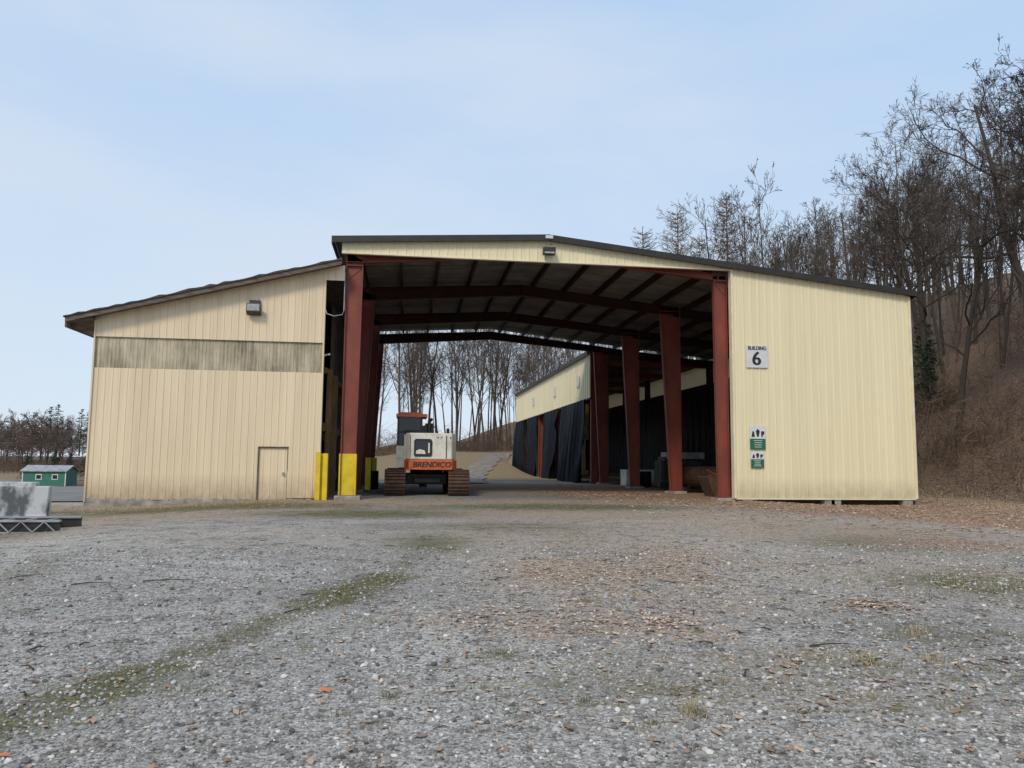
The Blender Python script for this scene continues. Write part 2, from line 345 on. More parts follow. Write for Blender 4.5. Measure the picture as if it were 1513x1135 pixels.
for k,y in enumerate((28.3,34.5,41.0,47.6)):
    first=(k==0); b_=B()
    xs=[-2.4,-1.7,.5,2.8,RX,7.5,10,11.8,12.5]
    top=[(x,roofz(x)-.31) for x in xs]; bot=[(x,rb(min(max(x,-1.7),11.9),first)) for x in xs]
    b_.ext(bot+top[::-1],y-.012,y+.012)
    b_.ext(bot+[(x,z+.025) for x,z in bot[::-1]],y-.13,y+.13)
    b_.ext([(x,z-.02) for x,z in top]+top[::-1],y-.13,y+.13)
    for x in (RX-.02,-1.7,11.9,1.6,8.5):
        zb=rb(min(max(x,-1.7),11.9),first); b_.box(x-.015,x+.015,y-.12,y+.12,zb,roofz(x)-.33)
    xs2=[12.3,16,19.6]
    b_.ext([(x,roofz(x)-.75) for x in xs2]+[(x,roofz(x)-.31) for x in xs2[::-1]],y-.012,y+.012)
    b_.ext([(x,roofz(x)-.77) for x in xs2]+[(x,roofz(x)-.745) for x in xs2[::-1]],y-.1,y+.1)
    b_.obj('rafter_%d'%(k+1),[M['red'] if first else M['redshade']],bld)  # inner rafters take the red with shade painted in
    b_=B()
    if first: cl=(-2.35,-1.82,-1.74); cr=(12.25,11.8,11.72)
    else: cl=(-2.45,-2.0,-1.55); cr=(12.62,12.08,11.65)
    for (xo,xi,xt) in (cl,cr):
        s=1 if xi>xo else -1; zt=roofz(xo)-.32; zh=8.5
        b_.ext([(xo,.15),(xi,.15),(xt,zh),(xt,zh+.2),(xo,zt)],y-.012,y+.012)
        b_.ext([(xi-.03*s,.15),(xi,.15),(xt,zh),(xt-.03*s,zh)],y-.11,y+.11)
        b_.box(min(xo,xo+.03*s),max(xo,xo+.03*s),y-.11,y+.11,.15,zt)
        b_.box(min(xo,xi)-.05,max(xo,xi)+.05,y-.2,y+.2,.1,.15)
        b_.box(min(xo,xt),max(xo,xt),y-.13,y+.13,zh-.02,zh+.02)
        if first: b_.ext([(xo+.04*s,8.46),(xt-.04*s,8.46),(xt-.04*s,8.43),(xo+.1*s,8.0),(xo+.04*s,8.0)],y-.02,y-.035)
    b_.obj('columns_%d'%(k+1),[M['red']],bld)
    b_=B()
    for xa,xb_ in ((min(cl[:2])-.15,max(cl[:2])+.15),(min(cr[:2])-.15,max(cr[:2])+.15)): b_.box(xa,xb_,y-.35,y+.35,-.3,.1)
    b_.obj('column_footings_%d'%(k+1),[M['conc']],bld,.02)
b_=B()
b_.box(-2.39,-2.34,28.15,28.44,.12,1.62); b_.box(-1.84,-1.78,28.15,28.44,.12,1.62); b_.box(-2.34,-1.84,28.25,28.28,.15,1.62)
b_.box(-3.14,-2.98,27.62,27.9,-.1,1.66); b_.box(-2.9,-2.74,27.66,27.94,-.1,1.62); b_.box(-2.98,-2.9,27.78,27.82,-.1,1.6)
b_.box(-1.78,-1.55,34.3,34.7,.1,1.5); b_.box(-1.78,-1.55,40.8,41.2,.1,1.5)
b_.obj('yellow_guards',[M['yel']],bld)
b_=B(); b_.box(-2.5,-1.6,27.8,28.7,-.25,.14); b_.obj('column_base',[M['conc']],bld,.03)
hd=8.9
def gz(x): return roofz(x)-.1
ribs('gable_header','x',-2.5,12.3,27.9,hd,gz,M['cream'],bld)
ribs('front_wall','x',12.33,19.7,27.9,.12,gz,M['cream'],bld)
b_=B(); b_.box(-2.5,12.3,27.85,27.99,hd-.05,hd)
b_.box(12.27,12.35,27.84,28.1,.1,hd+.0)
b_.box(19.68,19.78,27.84,28.0,.1,gz(19.7)-.05)
b_.box(12.36,19.67,27.83,27.95,.06,.115)
b_.obj('wall_trim',[M['trimc']],bld)
b_=B()
for z in (1.2,2.6,4.,5.4,6.8): b_.box(12.5,19.6,27.97,28.14,z,z+.2)
b_.obj('front_girts',[M['redshade']],bld)
b_=B()
for x in (12.6,15.9,16.15,19.15): b_.box(x,x+.42,27.86,28.2,-.35,.06)
b_.box(12.3,19.7,28.25,28.45,-.4,.1,1)
b_.obj('foundation_blocks',[M['conc'],M['rust']],bld,.015)
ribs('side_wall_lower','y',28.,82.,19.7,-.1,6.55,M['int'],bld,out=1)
ribs('side_wall_outer','y',28.,82.,19.76,-.1,6.55,M['cream'],bld,out=1)
ribs('side_wall_light_band','y',28.,82.,19.7,6.55,8.0,M['fib'],bld,out=1)
b_=B()
for y in np.arange(34.5,82,6.55): b_.box(19.2,19.62,y-.1,y+.1,-.1,8.0)
for z in (1.5,3.2,4.9,6.5,7.9): b_.box(19.56,19.68,28.2,82,z,z+.1)
b_.obj('side_columns',[M['redshade']],bld)
def tarp(name,axis_,a0,a1,p,zt,zb,parent,amp=.14,seed=0,lean=0,gather=0):
    rr=random.Random(seed); n=int((a1-a0)/.09); V=[];F=[]; nz=14; ph=[rr.uniform(0,6) for _ in range(4)]
    for i in range(n+1):
        t=i/n
        for j in range(nz+1):
            v=j/nz; a=a0+(a1-a0)*t; z=zt+(zb-zt)*v
            if gather:
                c=(a0+a1)/2+gather*(a1-a0)*.5*v; a=c+(a-c)*(1-.55*abs(gather)*math.sin(v*math.pi*.6))
            o=amp*(.3+.9*v)*(math.sin(a*5.1+ph[0]+v*1.2)+.5*math.sin(a*11.3+ph[1]-v*2)+.25*math.sin(a*23+ph[2]))+lean*v
            zz=z+(.12*math.sin(a*2.3+ph[3]) if j==nz else 0)
            V.append((a,p+o,zz) if axis_=='x' else (p+o,a,zz))
    for i in range(n):
        for j in range(nz):
            q=i*(nz+1)+j; F.append((q,q+nz+1,q+nz+2,q+1))
    return mk(name,V,F,M['tarp'],parent,smooth=True)
tarp('inner_tarp','y',36,81,19.0,3.7,.5,bld,.1,3)
tarp('inner_tarp_upper','y',30,81,19.3,6.3,3.6,bld,.04,9)
b_=B(); b_.ext([(11.45,8.42),(19.95,8.05),(19.95,8.15),(11.45,8.52)],48.45,82.3); b_.obj('rear_roof',[M['roof']],bld)
ribs('rear_fascia','y',48.2,82.,11.6,5.5,8.42,M['cream'],bld,out=-1,sp=.6)
b_=B(); b_.box(11.40,11.52,48.2,82.2,8.3,8.56); b_.box(11.54,11.68,48.2,82.,5.42,5.5); b_.obj('rear_trim',[M['dark']],bld)
ribs('rear_end_wall','x',11.7,19.7,82.,-.6,8.1,M['cream'],bld,out=1)
b_=B()
for k in range(6):
    y=48.4+k*6.6
    b_.box(11.68,11.74,y-.12,y+.12,-.6,8.2); b_.box(12.1,12.16,y-.12,y+.12,-.6,8.2); b_.box(11.74,12.1,y-.012,y+.012,-.6,8.2)
    b_.box(12.16,19.5,y-.08,y+.08,7.6,7.95)
b_.obj('rear_columns',[M['red']],bld)
tarp('tarp_1','y',48.9,56.5,11.45,5.45,-.1,bld,.2,1,-.3,.25)
tarp('tarp_2','y',58.5,64.5,11.5,5.45,-.2,bld,.2,2,-.1,.6)
tarp('tarp_3','y',68.3,73.5,11.5,5.45,-.3,bld,.2,5,-.1,-.5)
tarp('tarp_4','y',77.,81.8,11.5,5.45,-.3,bld,.2,6,-.2)
b_=B()
for y in (51.5,60.,70.5): b_.box(11.5,11.55,y-.32,y+.32,6.5,7.25)
b_.obj('bay_plates',[M['signw']],bld)
# lean-to
S=.262
def lz(x): return 6.02+(x+11.55)*S
b_=B()
xs=np.linspace(-11.6,-2.45,40)
jig=[R.uniform(-.03,.04) for _ in xs]
b_.ext([(x,lz(x)+.10) for x in xs]+[(x,lz(x)+.16+j) for x,j in list(zip(xs,jig))[::-1]],27.42,48)
b_.obj('lean_to_roof',[M['shing']],bld)
b_=B(); b_.ext([(-11.55,lz(-11.55)-.06),(-2.45,lz(-2.45)-.06),(-2.45,lz(-2.45)+.1),(-11.55,lz(-11.55)+.1)],27.46,27.5)
b_.box(-11.56,-11.5,27.5,48,5.78,6.1)
b_.add([(-11.5,27.5,5.98),(-10.7,27.5,6.14),(-10.7,48,6.14),(-11.5,48,5.98)],[(0,1,2,3)])
b_.ext([(-11.5,5.80),(-10.75,5.55),(-10.75,5.7),(-11.5,5.98)],27.95,28.0)
b_.add([(-11.5,27.5,lz(-11.5)+.0),(-2.5,27.5,lz(-2.5)),(-2.5,28.,lz(-2.5)),(-11.5,28.,lz(-11.5))],[(0,1,2,3)])
b_.obj('lean_to_fascia',[M['fwood']],bld)
wl,wr=-10.72,-3.07
rk=dict(sp=.24,rib=.014,w=.05)
ribs('lean_to_upper_wall','x',wl,wr,27.93,5.56,lz,M['tan'],bld,**rk)
ribs('lean_to_weathered_band','x',wl,wr,28.0,4.4,5.75,M['grime'],bld,sp=.12,rib=.012,w=.06)
ribs('lean_to_wall_left','x',wl,-5.14,27.95,-.02,4.48,M['tan'],bld,**rk)
ribs('lean_to_wall_over_door','x',-5.14,-4.14,27.95,1.82,4.48,M['tan'],bld,**rk)
ribs('lean_to_wall_right','x',-4.14,wr,27.95,.05,4.48,M['tan'],bld,**rk)
ribs('lean_to_door','x',-5.12,-4.16,27.985,-.1,1.79,M['tan'],bld,**rk)
b_=B(); b_.box(-5.155,-5.125,27.91,27.98,-.1,1.84); b_.box(-5.125,-4.12,27.91,27.98,1.805,1.84); b_.box(-4.155,-4.135,27.93,27.98,1.0,1.8); b_.obj('door_frame',[M['fwood']],bld)
b_=B(); b_.box(-4.3,-4.24,27.9,27.98,.85,.95); b_.obj('door_latch',[M['steel']],bld)
ribs('lean_to_gap_panel','x',wr,-2.37,27.93,7.85,lz,M['tan'],bld,**rk)
b_=B(); b_.box(wl-.05,wl,27.9,28.02,-.1,lz(wl)); b_.box(wr,wr+.05,27.9,28.1,-.05,7.85); b_.obj('lean_to_corner_trim',[M['tan']],bld)
b_=B(); xs=np.linspace(wl-.05,wr,60)
b_.ext([(x,-.6) for x in xs]+[(x,.02+R.uniform(-.07,.03)) for x in xs[::-1]],27.93,28.25)
b_.box(-3.9,-3.55,27.75,27.92,-.2,.02,rz=.2); b_.box(-3.5,-3.3,27.7,27.9,-.2,-.02,rz=-.3)
b_.obj('lean_to_sill',[M['conc']],bld)
ribs('lean_to_side_wall','y',28,48,wl,-.6,lz(wl),M['tan'],bld,out=-1)
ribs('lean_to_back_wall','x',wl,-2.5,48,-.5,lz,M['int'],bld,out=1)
b_=B()
for y in (29.6,32,36,40.5,44.5): b_.box(-3.05,-2.85,y-.1,y+.1,-.2,4.8)
b_.box(-3.1,-3.0,29,44.6,2.45,2.75); b_.box(-3.1,-3.0,29,44.6,4.6,4.8)
b_.box(-4.6,-2.9,33.,33.2,2.2,2.5); b_.box(-4.6,-2.9,33.,33.2,.6,.9)
b_.obj('timber_posts',[M['wood']],bld)
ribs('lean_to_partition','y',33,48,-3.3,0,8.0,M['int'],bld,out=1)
b_=B(); b_.tube([(-3.0,27.85,6.75),(-2.95,27.8,6.6),(-2.7,27.8,6.52),(-2.42,27.9,6.6),(-2.38,28.1,6.8),(-2.38,28.1,8.2)],.02,6); b_.obj('conduit',[M['steel']],bld)

# ------------------------------------------------- floodlights
def flood(name,x,y,z,s,style):
    e=empty(name,(x,y,z)); b_=B()
    if style:
        b_.box(x-.17*s,x+.17*s,y-.10,y,z-.02,z+.26*s,0); b_.ext([(y-.10,z-.25*s),(y-.34,z-.16*s),(y-.34,z+.12*s),(y-.10,z+.0*s)],x-.22*s,x+.22*s,0,'x')
        b_.box(x-.19*s,x+.19*s,y-.352,y-.338,z-.13*s,z+.09*s,1)
    else:
        b_.box(x-.1*s,x+.1*s,y-.12,y,z-.05,z+.1*s,0)
        b_.ext([(y-.12,z-.15*s),(y-.38,z-.12*s),(y-.42,z+.12*s),(y-.12,z+.16*s)],x-.24*s,x+.24*s,0,'x')
        b_.box(x-.2*s,x+.2*s,y-.39,y-.36,z-.13*s,z-.04*s,1)
    b_.obj('housing',[M['bronze'],M['lens']],e,.012)
    b2=B(); b2.tube([(x+.1,y-.08,z+.2*s),(x+.1,y-.03,z+.34*s)],.02,6); b2.obj('conduit_stub',[M['steel']],e)
flood('floodlight',-5.46,27.93,6.72,1.1,True)
flood('floodlight',5.08,27.87,9.22,.95,False)

# ------------------------------------------------- signs
e=empty('building_number_sign',(13.27,27.84,5.5))
b_=B(); b_.box(12.84,13.71,27.835,27.86,5.08,5.94); b_.obj('plate',[M['signw']],e,.004)
for dx in (-.006,0,.006): text('lettering','BUILDING',(13.275+dx,27.828+dx*.2,5.83),.205,M['black'],e,0,sx=.80)
for k,dx in enumerate((-.024,-.012,0,.012,.024)): text('number','6',(13.25+dx,27.828+.001*k,5.41),.74,M['black'],e,0,sx=1.0)
def info(z0,z1,x0,x1,spl_):
    e=empty('information_sign',((x0+x1)/2,27.84,(z0+z1)/2)); b_=B(); zm=z0+(z1-z0)*spl_
    b_.box(x0,x1,27.835,27.86,zm,z1,0); b_.box(x0,x1,27.833,27.86,z0,zm-.002,1); b_.obj('plate',[M['signw'],M['signg']],e)
    w=x1-x0; h=z1-zm; b2=B(); cx=(x0+x1)/2
    b2.ext([(x0+w*.08,zm+h*.15),(x0+w*.30,zm+h*.15),(x0+w*.24,zm+h*.6),(x0+w*.15,zm+h*.6)],27.826,27.834,0)
    b2.ext([(cx-w*.05,zm+h*.15),(cx+w*.05,zm+h*.15),(cx+w*.13,zm+h*.6),(cx,zm+h*.8),(cx-w*.13,zm+h*.6)],27.826,27.834,0)
    b2.ext([(x1-w*.28,zm+h*.15),(x1-w*.19,zm+h*.15),(x1-w*.19,zm+h*.3),(x1-w*.08,zm+h*.36),(x1-w*.08,zm+h*.6),(x1-w*.28,zm+h*.6)],27.826,27.834,0)
    b2.obj('stand_in_mark',[M['black']],e); b3=B()
    for i in range(4):
        z=z0+(zm-z0)*(.2+.2*i); q=w*R.uniform(.2,.36); b3.box(cx-q,cx+q,27.827,27.832,z,z+.018)
    b3.obj('text_lines',[M['signw']],e)
info(1.95,2.83,12.93,13.54,.46); info(1.25,1.88,12.95,13.46,.52)
# ------------------------------------------------- log loader
ld=empty('tracked_log_loader',(.85,33,0))
def track(x0,x1):
    b_=B(); y0,y1=31.25,35.2; r=.46; zc=.5
    path=[]
    for k in range(13): a=-math.pi/2-math.pi*k/12; path.append((y0+r*math.cos(a),zc+r*math.sin(a)))
    for k in range(1,16): t=k/16; path.append((y0+(y1-y0)*t, zc+r-.05*math.sin(t*math.pi)))
    for k in range(13): a=math.pi/2-math.pi*k/12; path.append((y1+r*math.cos(a),zc+r*math.sin(a)))
    for k in range(1,16): t=k/16; path.append((y1+(y0-y1)*t, zc-r))
    n=len(path)
    for k,(y,z) in enumerate(path):
        p2=path[(k+1)%n]; d=Vector((p2[0]-y,p2[1]-z)); L=d.length; d.normalize(); nn=Vector((-d.y,d.x))
        c=Vector((y,z))+d*L/2
        q=[c-d*L*.46, c+d*L*.46, c+d*L*.46+nn*.05, c-d*L*.30+nn*.05, c-d*L*.34+nn*.09, c-d*L*.46+nn*.09]
        b_.ext([(p.x,p.y) for p in q],x0,x1,0,'x')
    b_.ext([(y0,.12),(y1,.12),(y1+.2,.4),(y1,.75),(y0,.75),(y0-.2,.4)],x0+.18,x1-.18,1,'x')
    for y in (y0,y1): b_.tube([(x0+.12,y,zc),(x1-.12,y,zc)],.38,16,1)
    for k in range(6): y=y0+.5+k*.58; b_.tube([(x0+.14,y,.2),(x1-.14,y,.2)],.13,10,1)
    return b_
t=track(-.85,-.03); t.obj('track_1',[M['rust'],M['black']],ld)
t=track(1.66,2.5); t.obj('track_2',[M['rust'],M['black']],ld)
b_=B(); b_.box(-.03,1.66,32.2,34.4,.42,.86); b_.tube([(.85,33.3,.84),(.85,33.3,1.06)],.7,24); b_.box(.3,1.4,31.6,32.2,.5,.7); b_.obj('carbody',[M['black']],ld,.03)
b_=B()
b_.ext([(-.05,31.35),(.12,31.02),(1.78,31.02),(1.97,31.35),(1.97,32.5),(-.05,32.5)],1.44,2.5,0,'z')
b_.box(1.05,1.97,32.5,35.0,1.3,2.35,0)
b_.box(-.12,-.03,31.5,33.2,1.1,2.45,0)
b_.obj('counterweight_and_hood',[M['white']],ld,.06)
b_=B(); b_.ext([(-.1,31.3),(.1,30.97),(1.8,30.97),(2.0,31.3),(2.0,33),(-.1,33)],1.03,1.43,0,'z'); b_.box(-.3,2.,33,35.,1.03,1.25,0)
b_.obj('orange_skirt',[M['orange']],ld,.02)
for k,dx in enumerate((-.008,0,.008)): text('name_lettering','BRENDICO',(1.0+dx,30.955+.001*k,1.235),.30,M['black'],ld,0,sx=1.02,shear=.15)
b_=B(); b_.box(-.02,.08,31.06,31.2,1.12,1.34); b_.obj('reflector',[M['black']],ld)
b_=B(); b_.ext([(.28,1.62),(.34,1.56),(.94,1.56),(1.0,1.62),(1.0,2.18),(.94,2.26),(.34,2.26),(.28,2.18)],30.99,31.018,0)
b_.ext([(.34,1.64),(.94,1.64),(.94,2.18),(.34,2.18)],30.975,30.992,2)
b_.ext([(.36,1.66),(.74,1.66),(.7,1.8),(.5,1.85),(.36,1.78)],30.968,30.976,1)  # pale shape here and bar below: window reflection painted onto the glass
b_.box(.84,.9,30.966,30.976,1.7,2.1,1)
b_.box(1.55,1.58,30.99,31.01,1.5,2.4,0); b_.box(.12,.14,31.0,31.03,1.5,2.4,0)
for x in (1.2,1.35,1.7): b_.box(x,x+.05,31.0,31.015,2.3,2.34,0)
b_.obj('rear_hatch',[M['black'],M['white'],M['glass']],ld)
b_=B()
cx0,cx1,cy0,cy1=-.42,.62,32.35,33.95
b_.box(cx0,cx1,cy0,cy1,1.1,2.0,0)
b_.box(cx0+.03,cx1-.03,cy0+.03,cy1-.03,2.0,3.2,1)
for x in (cx0,cx1-.08,):
    for y in (cy0,cy1-.08): b_.box(x,x+.08,y,y+.08,2.0,3.2,2)
b_.box(cx0,cx1,cy0-.01,cy0+.05,2.55,2.6,2)
b_.box(cx0-.05,cx1+.2,cy0-.08,cy1+.1,3.2,3.33,3); b_.box(cx0+.05,cx1,cy0+.1,cy1,3.33,3.4,3)
b_.box(cx0-.02,cx1,cy0-.02,cy0,1.5,1.95,0)
b_.obj('cab',[M['white'],M['glass'],M['black'],M['orange']],ld,.02)
b_=B(); b_.box(.75,1.1,32.4,33.2,2.45,2.95); b_.tube([(.9,32.3,2.5),(.9,32.3,3.0),(1.0,32.5,3.12)],.07,8); b_.tube([(1.7,32.6,2.4),(1.7,32.6,2.75)],.06,8)
b_.tube([(.7,32.3,2.5),(.72,32.3,2.85),(1.2,32.6,2.8),(1.3,33,2.5)],.03,6); b_.box(.62,.8,32.3,32.6,2.5,2.85)
b_.tube([(-.1,31.9,2.5),(-.1,31.9,2.62),(.6,31.6,2.62),(.6,31.6,2.5)],.02,6)
b_.obj('hydraulics_and_exhaust',[M['black']],ld)
b_=B()
for p,q,w,hh in (((.85,34.4,1.6),(.85,37.6,2.6),.16,.26),((.85,37.6,2.6),(.85,40.4,1.3),.13,.2)):
    b_.ext([(p[1],p[2]-hh),(q[1],q[2]-hh*.6),(q[1],q[2]+hh*.6),(p[1],p[2]+hh)],p[0]-w,p[0]+w,0,'x')
b_.tube([(.85,34.6,1.3),(.85,36.6,2.0)],.09,10,1)
b_.tube([(.85,40.3,1.3),(.85,40.3,.9)],.08,8,1)
for s in (-1,1): b_.ext([(40.3,.95),(40.3+.55*s,.6),(40.3+.4*s,.05),(40.3+.3*s,.1),(40.3+.38*s,.55),(40.3,.75)],.65,1.05,1,'x')
b_.obj('boom_and_grapple',[M['orange'],M['black']],ld,.01)

# ------------------------------------------------- items in the aisle
e=empty('concrete_trough',(15,45,0)); b_=B()
b_.box(12.9,17,44.5,44.7,0,.95); b_.box(12.9,17,45.6,45.8,0,.95); b_.box(12.9,13.1,44.7,45.6,0,.95); b_.box(16.8,17,44.7,45.6,0,.95); b_.box(13.1,16.8,44.7,45.6,0,.2); b_.obj('walls',[M['white']],e,.02)
e=empty('generator',(14.2,39.5,0)); b_=B()
b_.box(13.1,15.8,39.,40.3,.15,.35,1); b_.box(13.2,15.4,39.1,40.2,.35,1.5,0); b_.box(13.3,14.9,39.05,39.1,.6,1.3,1); b_.tube([(14.8,39.6,1.5),(14.8,39.6,2.0)],.07,8,1)
b_.box(13.5,15.6,39.1,40.,1.6,1.95,2); b_.box(13.4,13.5,39.1,40.2,0,1.7,1); b_.obj('body',[M['greenm'],M['black'],M['steel']],e,.02)
e=empty('steel_tank',(14,36.2,0)); b_=B(); b_.tube([(13.0,36.2,.75),(13.1,36.2,.75),(15.6,36.2,.75),(15.7,36.2,.75)],[.35,.5,.5,.35],18)
for x in (13.4,15.2): b_.box(x,x+.12,35.8,36.6,-.1,.4,1)
b_.obj('shell',[M['rust'],M['black']],e)
e=empty('scrap_steel_bin',(12.9,31.2,0)); b_=B(); b_.ext([(12.7,0),(14.6,0),(14.9,.85),(12.4,.85),(12.4,.8),(12.7,.05)],30.8,31.9)
for k in range(9): b_.tube([(12.5+R.random()*2,30.9+R.random()*.8,.5),(12.6+R.random()*2.2,31+R.random()*.8,.9+R.random()*.3)],.04,6)
b_.obj('bin',[M['rust']],e)
def barrel(x,y):
    e=empty('oil_drum',(x,y,0)); b_=B(); b_.tube([(x,y,0),(x,y,.29),(x,y,.3),(x,y,.32),(x,y,.58),(x,y,.6),(x,y,.62),(x,y,.88)],[.29,.29,.305,.29,.29,.305,.29,.29],18); b_.obj('drum',[M['tarp']],e)
barrel(13.0,42.6); barrel(13.6,42.9); barrel(-1.6,37.5)
e=empty('lumber_stack',(17,38,0)); b_=B()
for k in range(5):
    for j in range(5): b_.box(16+j*.42,16+j*.42+.38,36,40,.1+k*.2,.28+k*.2)
b_.obj('boards',[M['wood']],e)

# ------------------------------------------------- left: barriers, steel frame, shed
def barrier(x0,y0,x1,y1):
    e=empty('concrete_barrier',((x0+x1)/2,(y0+y1)/2,-.2)); d=Vector((x1-x0,y1-y0,0)); L=d.length; d.normalize(); n=Vector((-d.y,d.x,0))
    pr=[(-.31,0),(.31,0),(.31,.08),(.19,.3),(.10,.98),(-.10,.98),(-.19,.3),(-.31,.08)]
    V=[];base=-.3
    for k in (0,L):
        for a,z in pr: p=Vector((x0,y0,base))+d*k+n*a; V.append((p.x,p.y,p.z+z))
    F=[tuple(range(8))[::-1],tuple(range(8,16))]+[(k,(k+1)%8,8+(k+1)%8,8+k) for k in range(8)]
    o=mk('block',V,F,M['concst'],e); md=o.modifiers.new('b','BEVEL'); md.width=.02
    return e
barrier(-8.85,20.9,-11.8,20.5); barrier(-11.9,20.5,-14.9,20.3); barrier(-10.6,24.2,-13.6,24.3)
e=empty('steel_truss_frame',(-10,18.6,0)); b_=B()
for y,z in ((17.8,-.2),(18.9,-.2)):
    b_.box(-14,-7.3,y-.06,y+.06,z,z+.03,0); b_.box(-14,-7.3,y-.06,y+.06,z+.24,z+.28,0); b_.box(-14,-7.3,y-.01,y+.01,z+.03,z+.24,1)
for k in range(14):
    x=-13.8+k*.46; b_.box(x,x+.05,17.8,18.9,.0,.04,0); b_.tube([(x,17.73,-.17),(x+.23,17.73,.05),(x+.46,17.73,-.17)],.018,5,0)
b_.obj('frame',[M['steel'],M['black']],e)
def gable_shed():
    sx,sy=-42.5,100; z=Hs(sx,sy); e=empty('green_shed',(sx,sy,z)); b_=B(); w,dp=2.4,1.6
    b_.box(sx-w,sx+w,sy-dp,sy+dp,z-.2,z+1.75,0)
    b_.ext([(sy-dp-.25,z+1.7),(sy,z+2.35),(sy+dp+.25,z+1.7),(sy+dp+.25,z+1.8),(sy,z+2.45),(sy-dp-.25,z+1.8)],sx-w-.2,sx+w+.2,1,'x')
    b_.ext([(sy-dp,z+1.74),(sy,z+2.34),(sy+dp,z+1.74)],sx-w+.003,sx+w-.003,0,'x')
    for x in (sx-.6,sx+1.2): b_.box(x-.35,x+.35,sy-dp-.03,sy-dp-.001,z+.75,z+1.4,2); b_.box(x-.25,x+.25,sy-dp-.05,sy-dp-.03,z+.85,z+1.3,3)
    b_.box(sx-w-.02,sx-w+.08,sy-dp-.03,sy-dp,z-.2,z+1.75,2); b_.box(sx+w-.08,sx+w+.02,sy-dp-.03,sy-dp,z-.2,z+1.75,2)
    b_.obj('walls_and_roof',[M['greenp'],M['steel'],M['white'],M['glass']],e)
gable_shed()

# ------------------------------------------------- trees
def tubeadd(V,F,path,rad,sides):
    base=len(V); n=len(path)
    for k,p in enumerate(path):
        d=(path[min(k+1,n-1)]-path[max(k-1,0)]); d.normalize()
        u=d.orthogonal(); u.normalize(); w=d.cross(u)
        for q in range(sides):
            a=6.2832*q/sides; v=p+u*(rad[k]*math.cos(a))+w*(rad[k]*math.sin(a)); V.append((v.x,v.y,v.z))
    for k in range(n-1):
        for q in range(sides): F.append((base+k*sides+q,base+k*sides+(q+1)%sides,base+(k+1)*sides+(q+1)%sides,base+(k+1)*sides+q))
def bare(seed,h,r0,nl=15,start=.35,ang=.75,ll=.36,n2=7,n3=6,n4=3,wob=.12,sway=.02,rmin=.013,up=.05):
    r=random.Random(seed); V=[];F=[]
    def rv(): return Vector((r.uniform(-1,1),r.uniform(-1,1),r.uniform(-1,1)))
    def br(p,d,L,rad,lev):
        ns=(10,6,4,2,1)[lev]; sides=(7,5,4,3,3)[lev]; w=(sway,wob,wob*1.3,wob*1.6,.1)[lev]
        path=[p.copy()]; rr=[rad]; q=p.copy(); dd=d.copy()
        for k in range(ns):
            dd=dd+rv()*w*(1.6 if lev==1 else 1)
            if lev>0: dd.z+=up
            dd.normalize(); q=q+dd*(L/ns); path.append(q.copy()); rr.append(max(rmin*.7,rad*(1-(.78 if lev==0 else .75)*(k+1)/ns)))
        tubeadd(V,F,path,rr,sides)
        if lev>=4: return
        cnt=(nl,n2,n3,n4)[lev]
        for c in range(cnt):
            t=(start+(1-start)*((c+r.random()*.7)/cnt)) if lev==0 else r.uniform(.22,1)
            t=min(t,.999); kk=t*ns; i=int(kk); f=kk-i; sp=path[i].lerp(path[i+1],f); sr=rr[i]*(1-f)+rr[i+1]*f
            pd=(path[i+1]-path[i]).normalized()
            a=r.uniform(0,6.283); o=pd.orthogonal().normalized(); o=Matrix.Rotation(a,3,pd)@o
            an=(ang if lev==0 else .7)*r.uniform(.65,1.3)
            nd=pd*math.cos(an)+o*math.sin(an)
            if lev==0: nl_=L*ll*(1.15-.65*(t-start)/(1-start))*r.uniform(.7,1.2)
            else: nl_=L*(.5,.52,.5,.5)[lev]*r.uniform(.6,1.2)*(1.1-.4*t)
            br(sp,nd,nl_,max(rmin,sr*(.5 if lev==0 else .55)),lev+1)
    br(Vector((0,0,-.4)),Vector((0,0,1)),h,r0,0)
    me=bpy.data.meshes.new('bare_tree_mesh'); me.from_pydata(V,[],F); return me
def larch(seed,h):
    r=random.Random(seed); V=[];F=[]
    tubeadd(V,F,[Vector((0,0,-.3)),Vector((0,0,h*.5)),Vector((0,0,h))],[.22,.14,.03],6)
    z=h*.3
    while z<h*.98:
        t=(z-h*.3)/(h*.7); L=(.55+.45*math.sin(min(t*3,1)*1.57))*(1-t)**.6*h*.18+.25
        for k in range(7):
            a=r.uniform(0,6.28); LL=L*r.uniform(.5,1.15); d=Vector((math.cos(a),math.sin(a),r.uniform(.1,.6)))
            p0=Vector((0,0,z)); p1=p0+d*LL*.5; p2=p0+d*LL+Vector((0,0,.1*LL)); tubeadd(V,F,[p0,p1,p2],[.03,.022,.012],3)
            for j in range(9):
                q=p0.lerp(p2,r.uniform(.25,1)); e_=q+Vector((r.uniform(-1,1),r.uniform(-1,1),r.uniform(-.3,.8)))*LL*.3; tubeadd(V,F,[q,e_],[.017,.014],3)
        z+=h*.02
    me=bpy.data.meshes.new('larch_mesh'); me.from_pydata(V,[],F); me.materials.append(M['larch']); return me
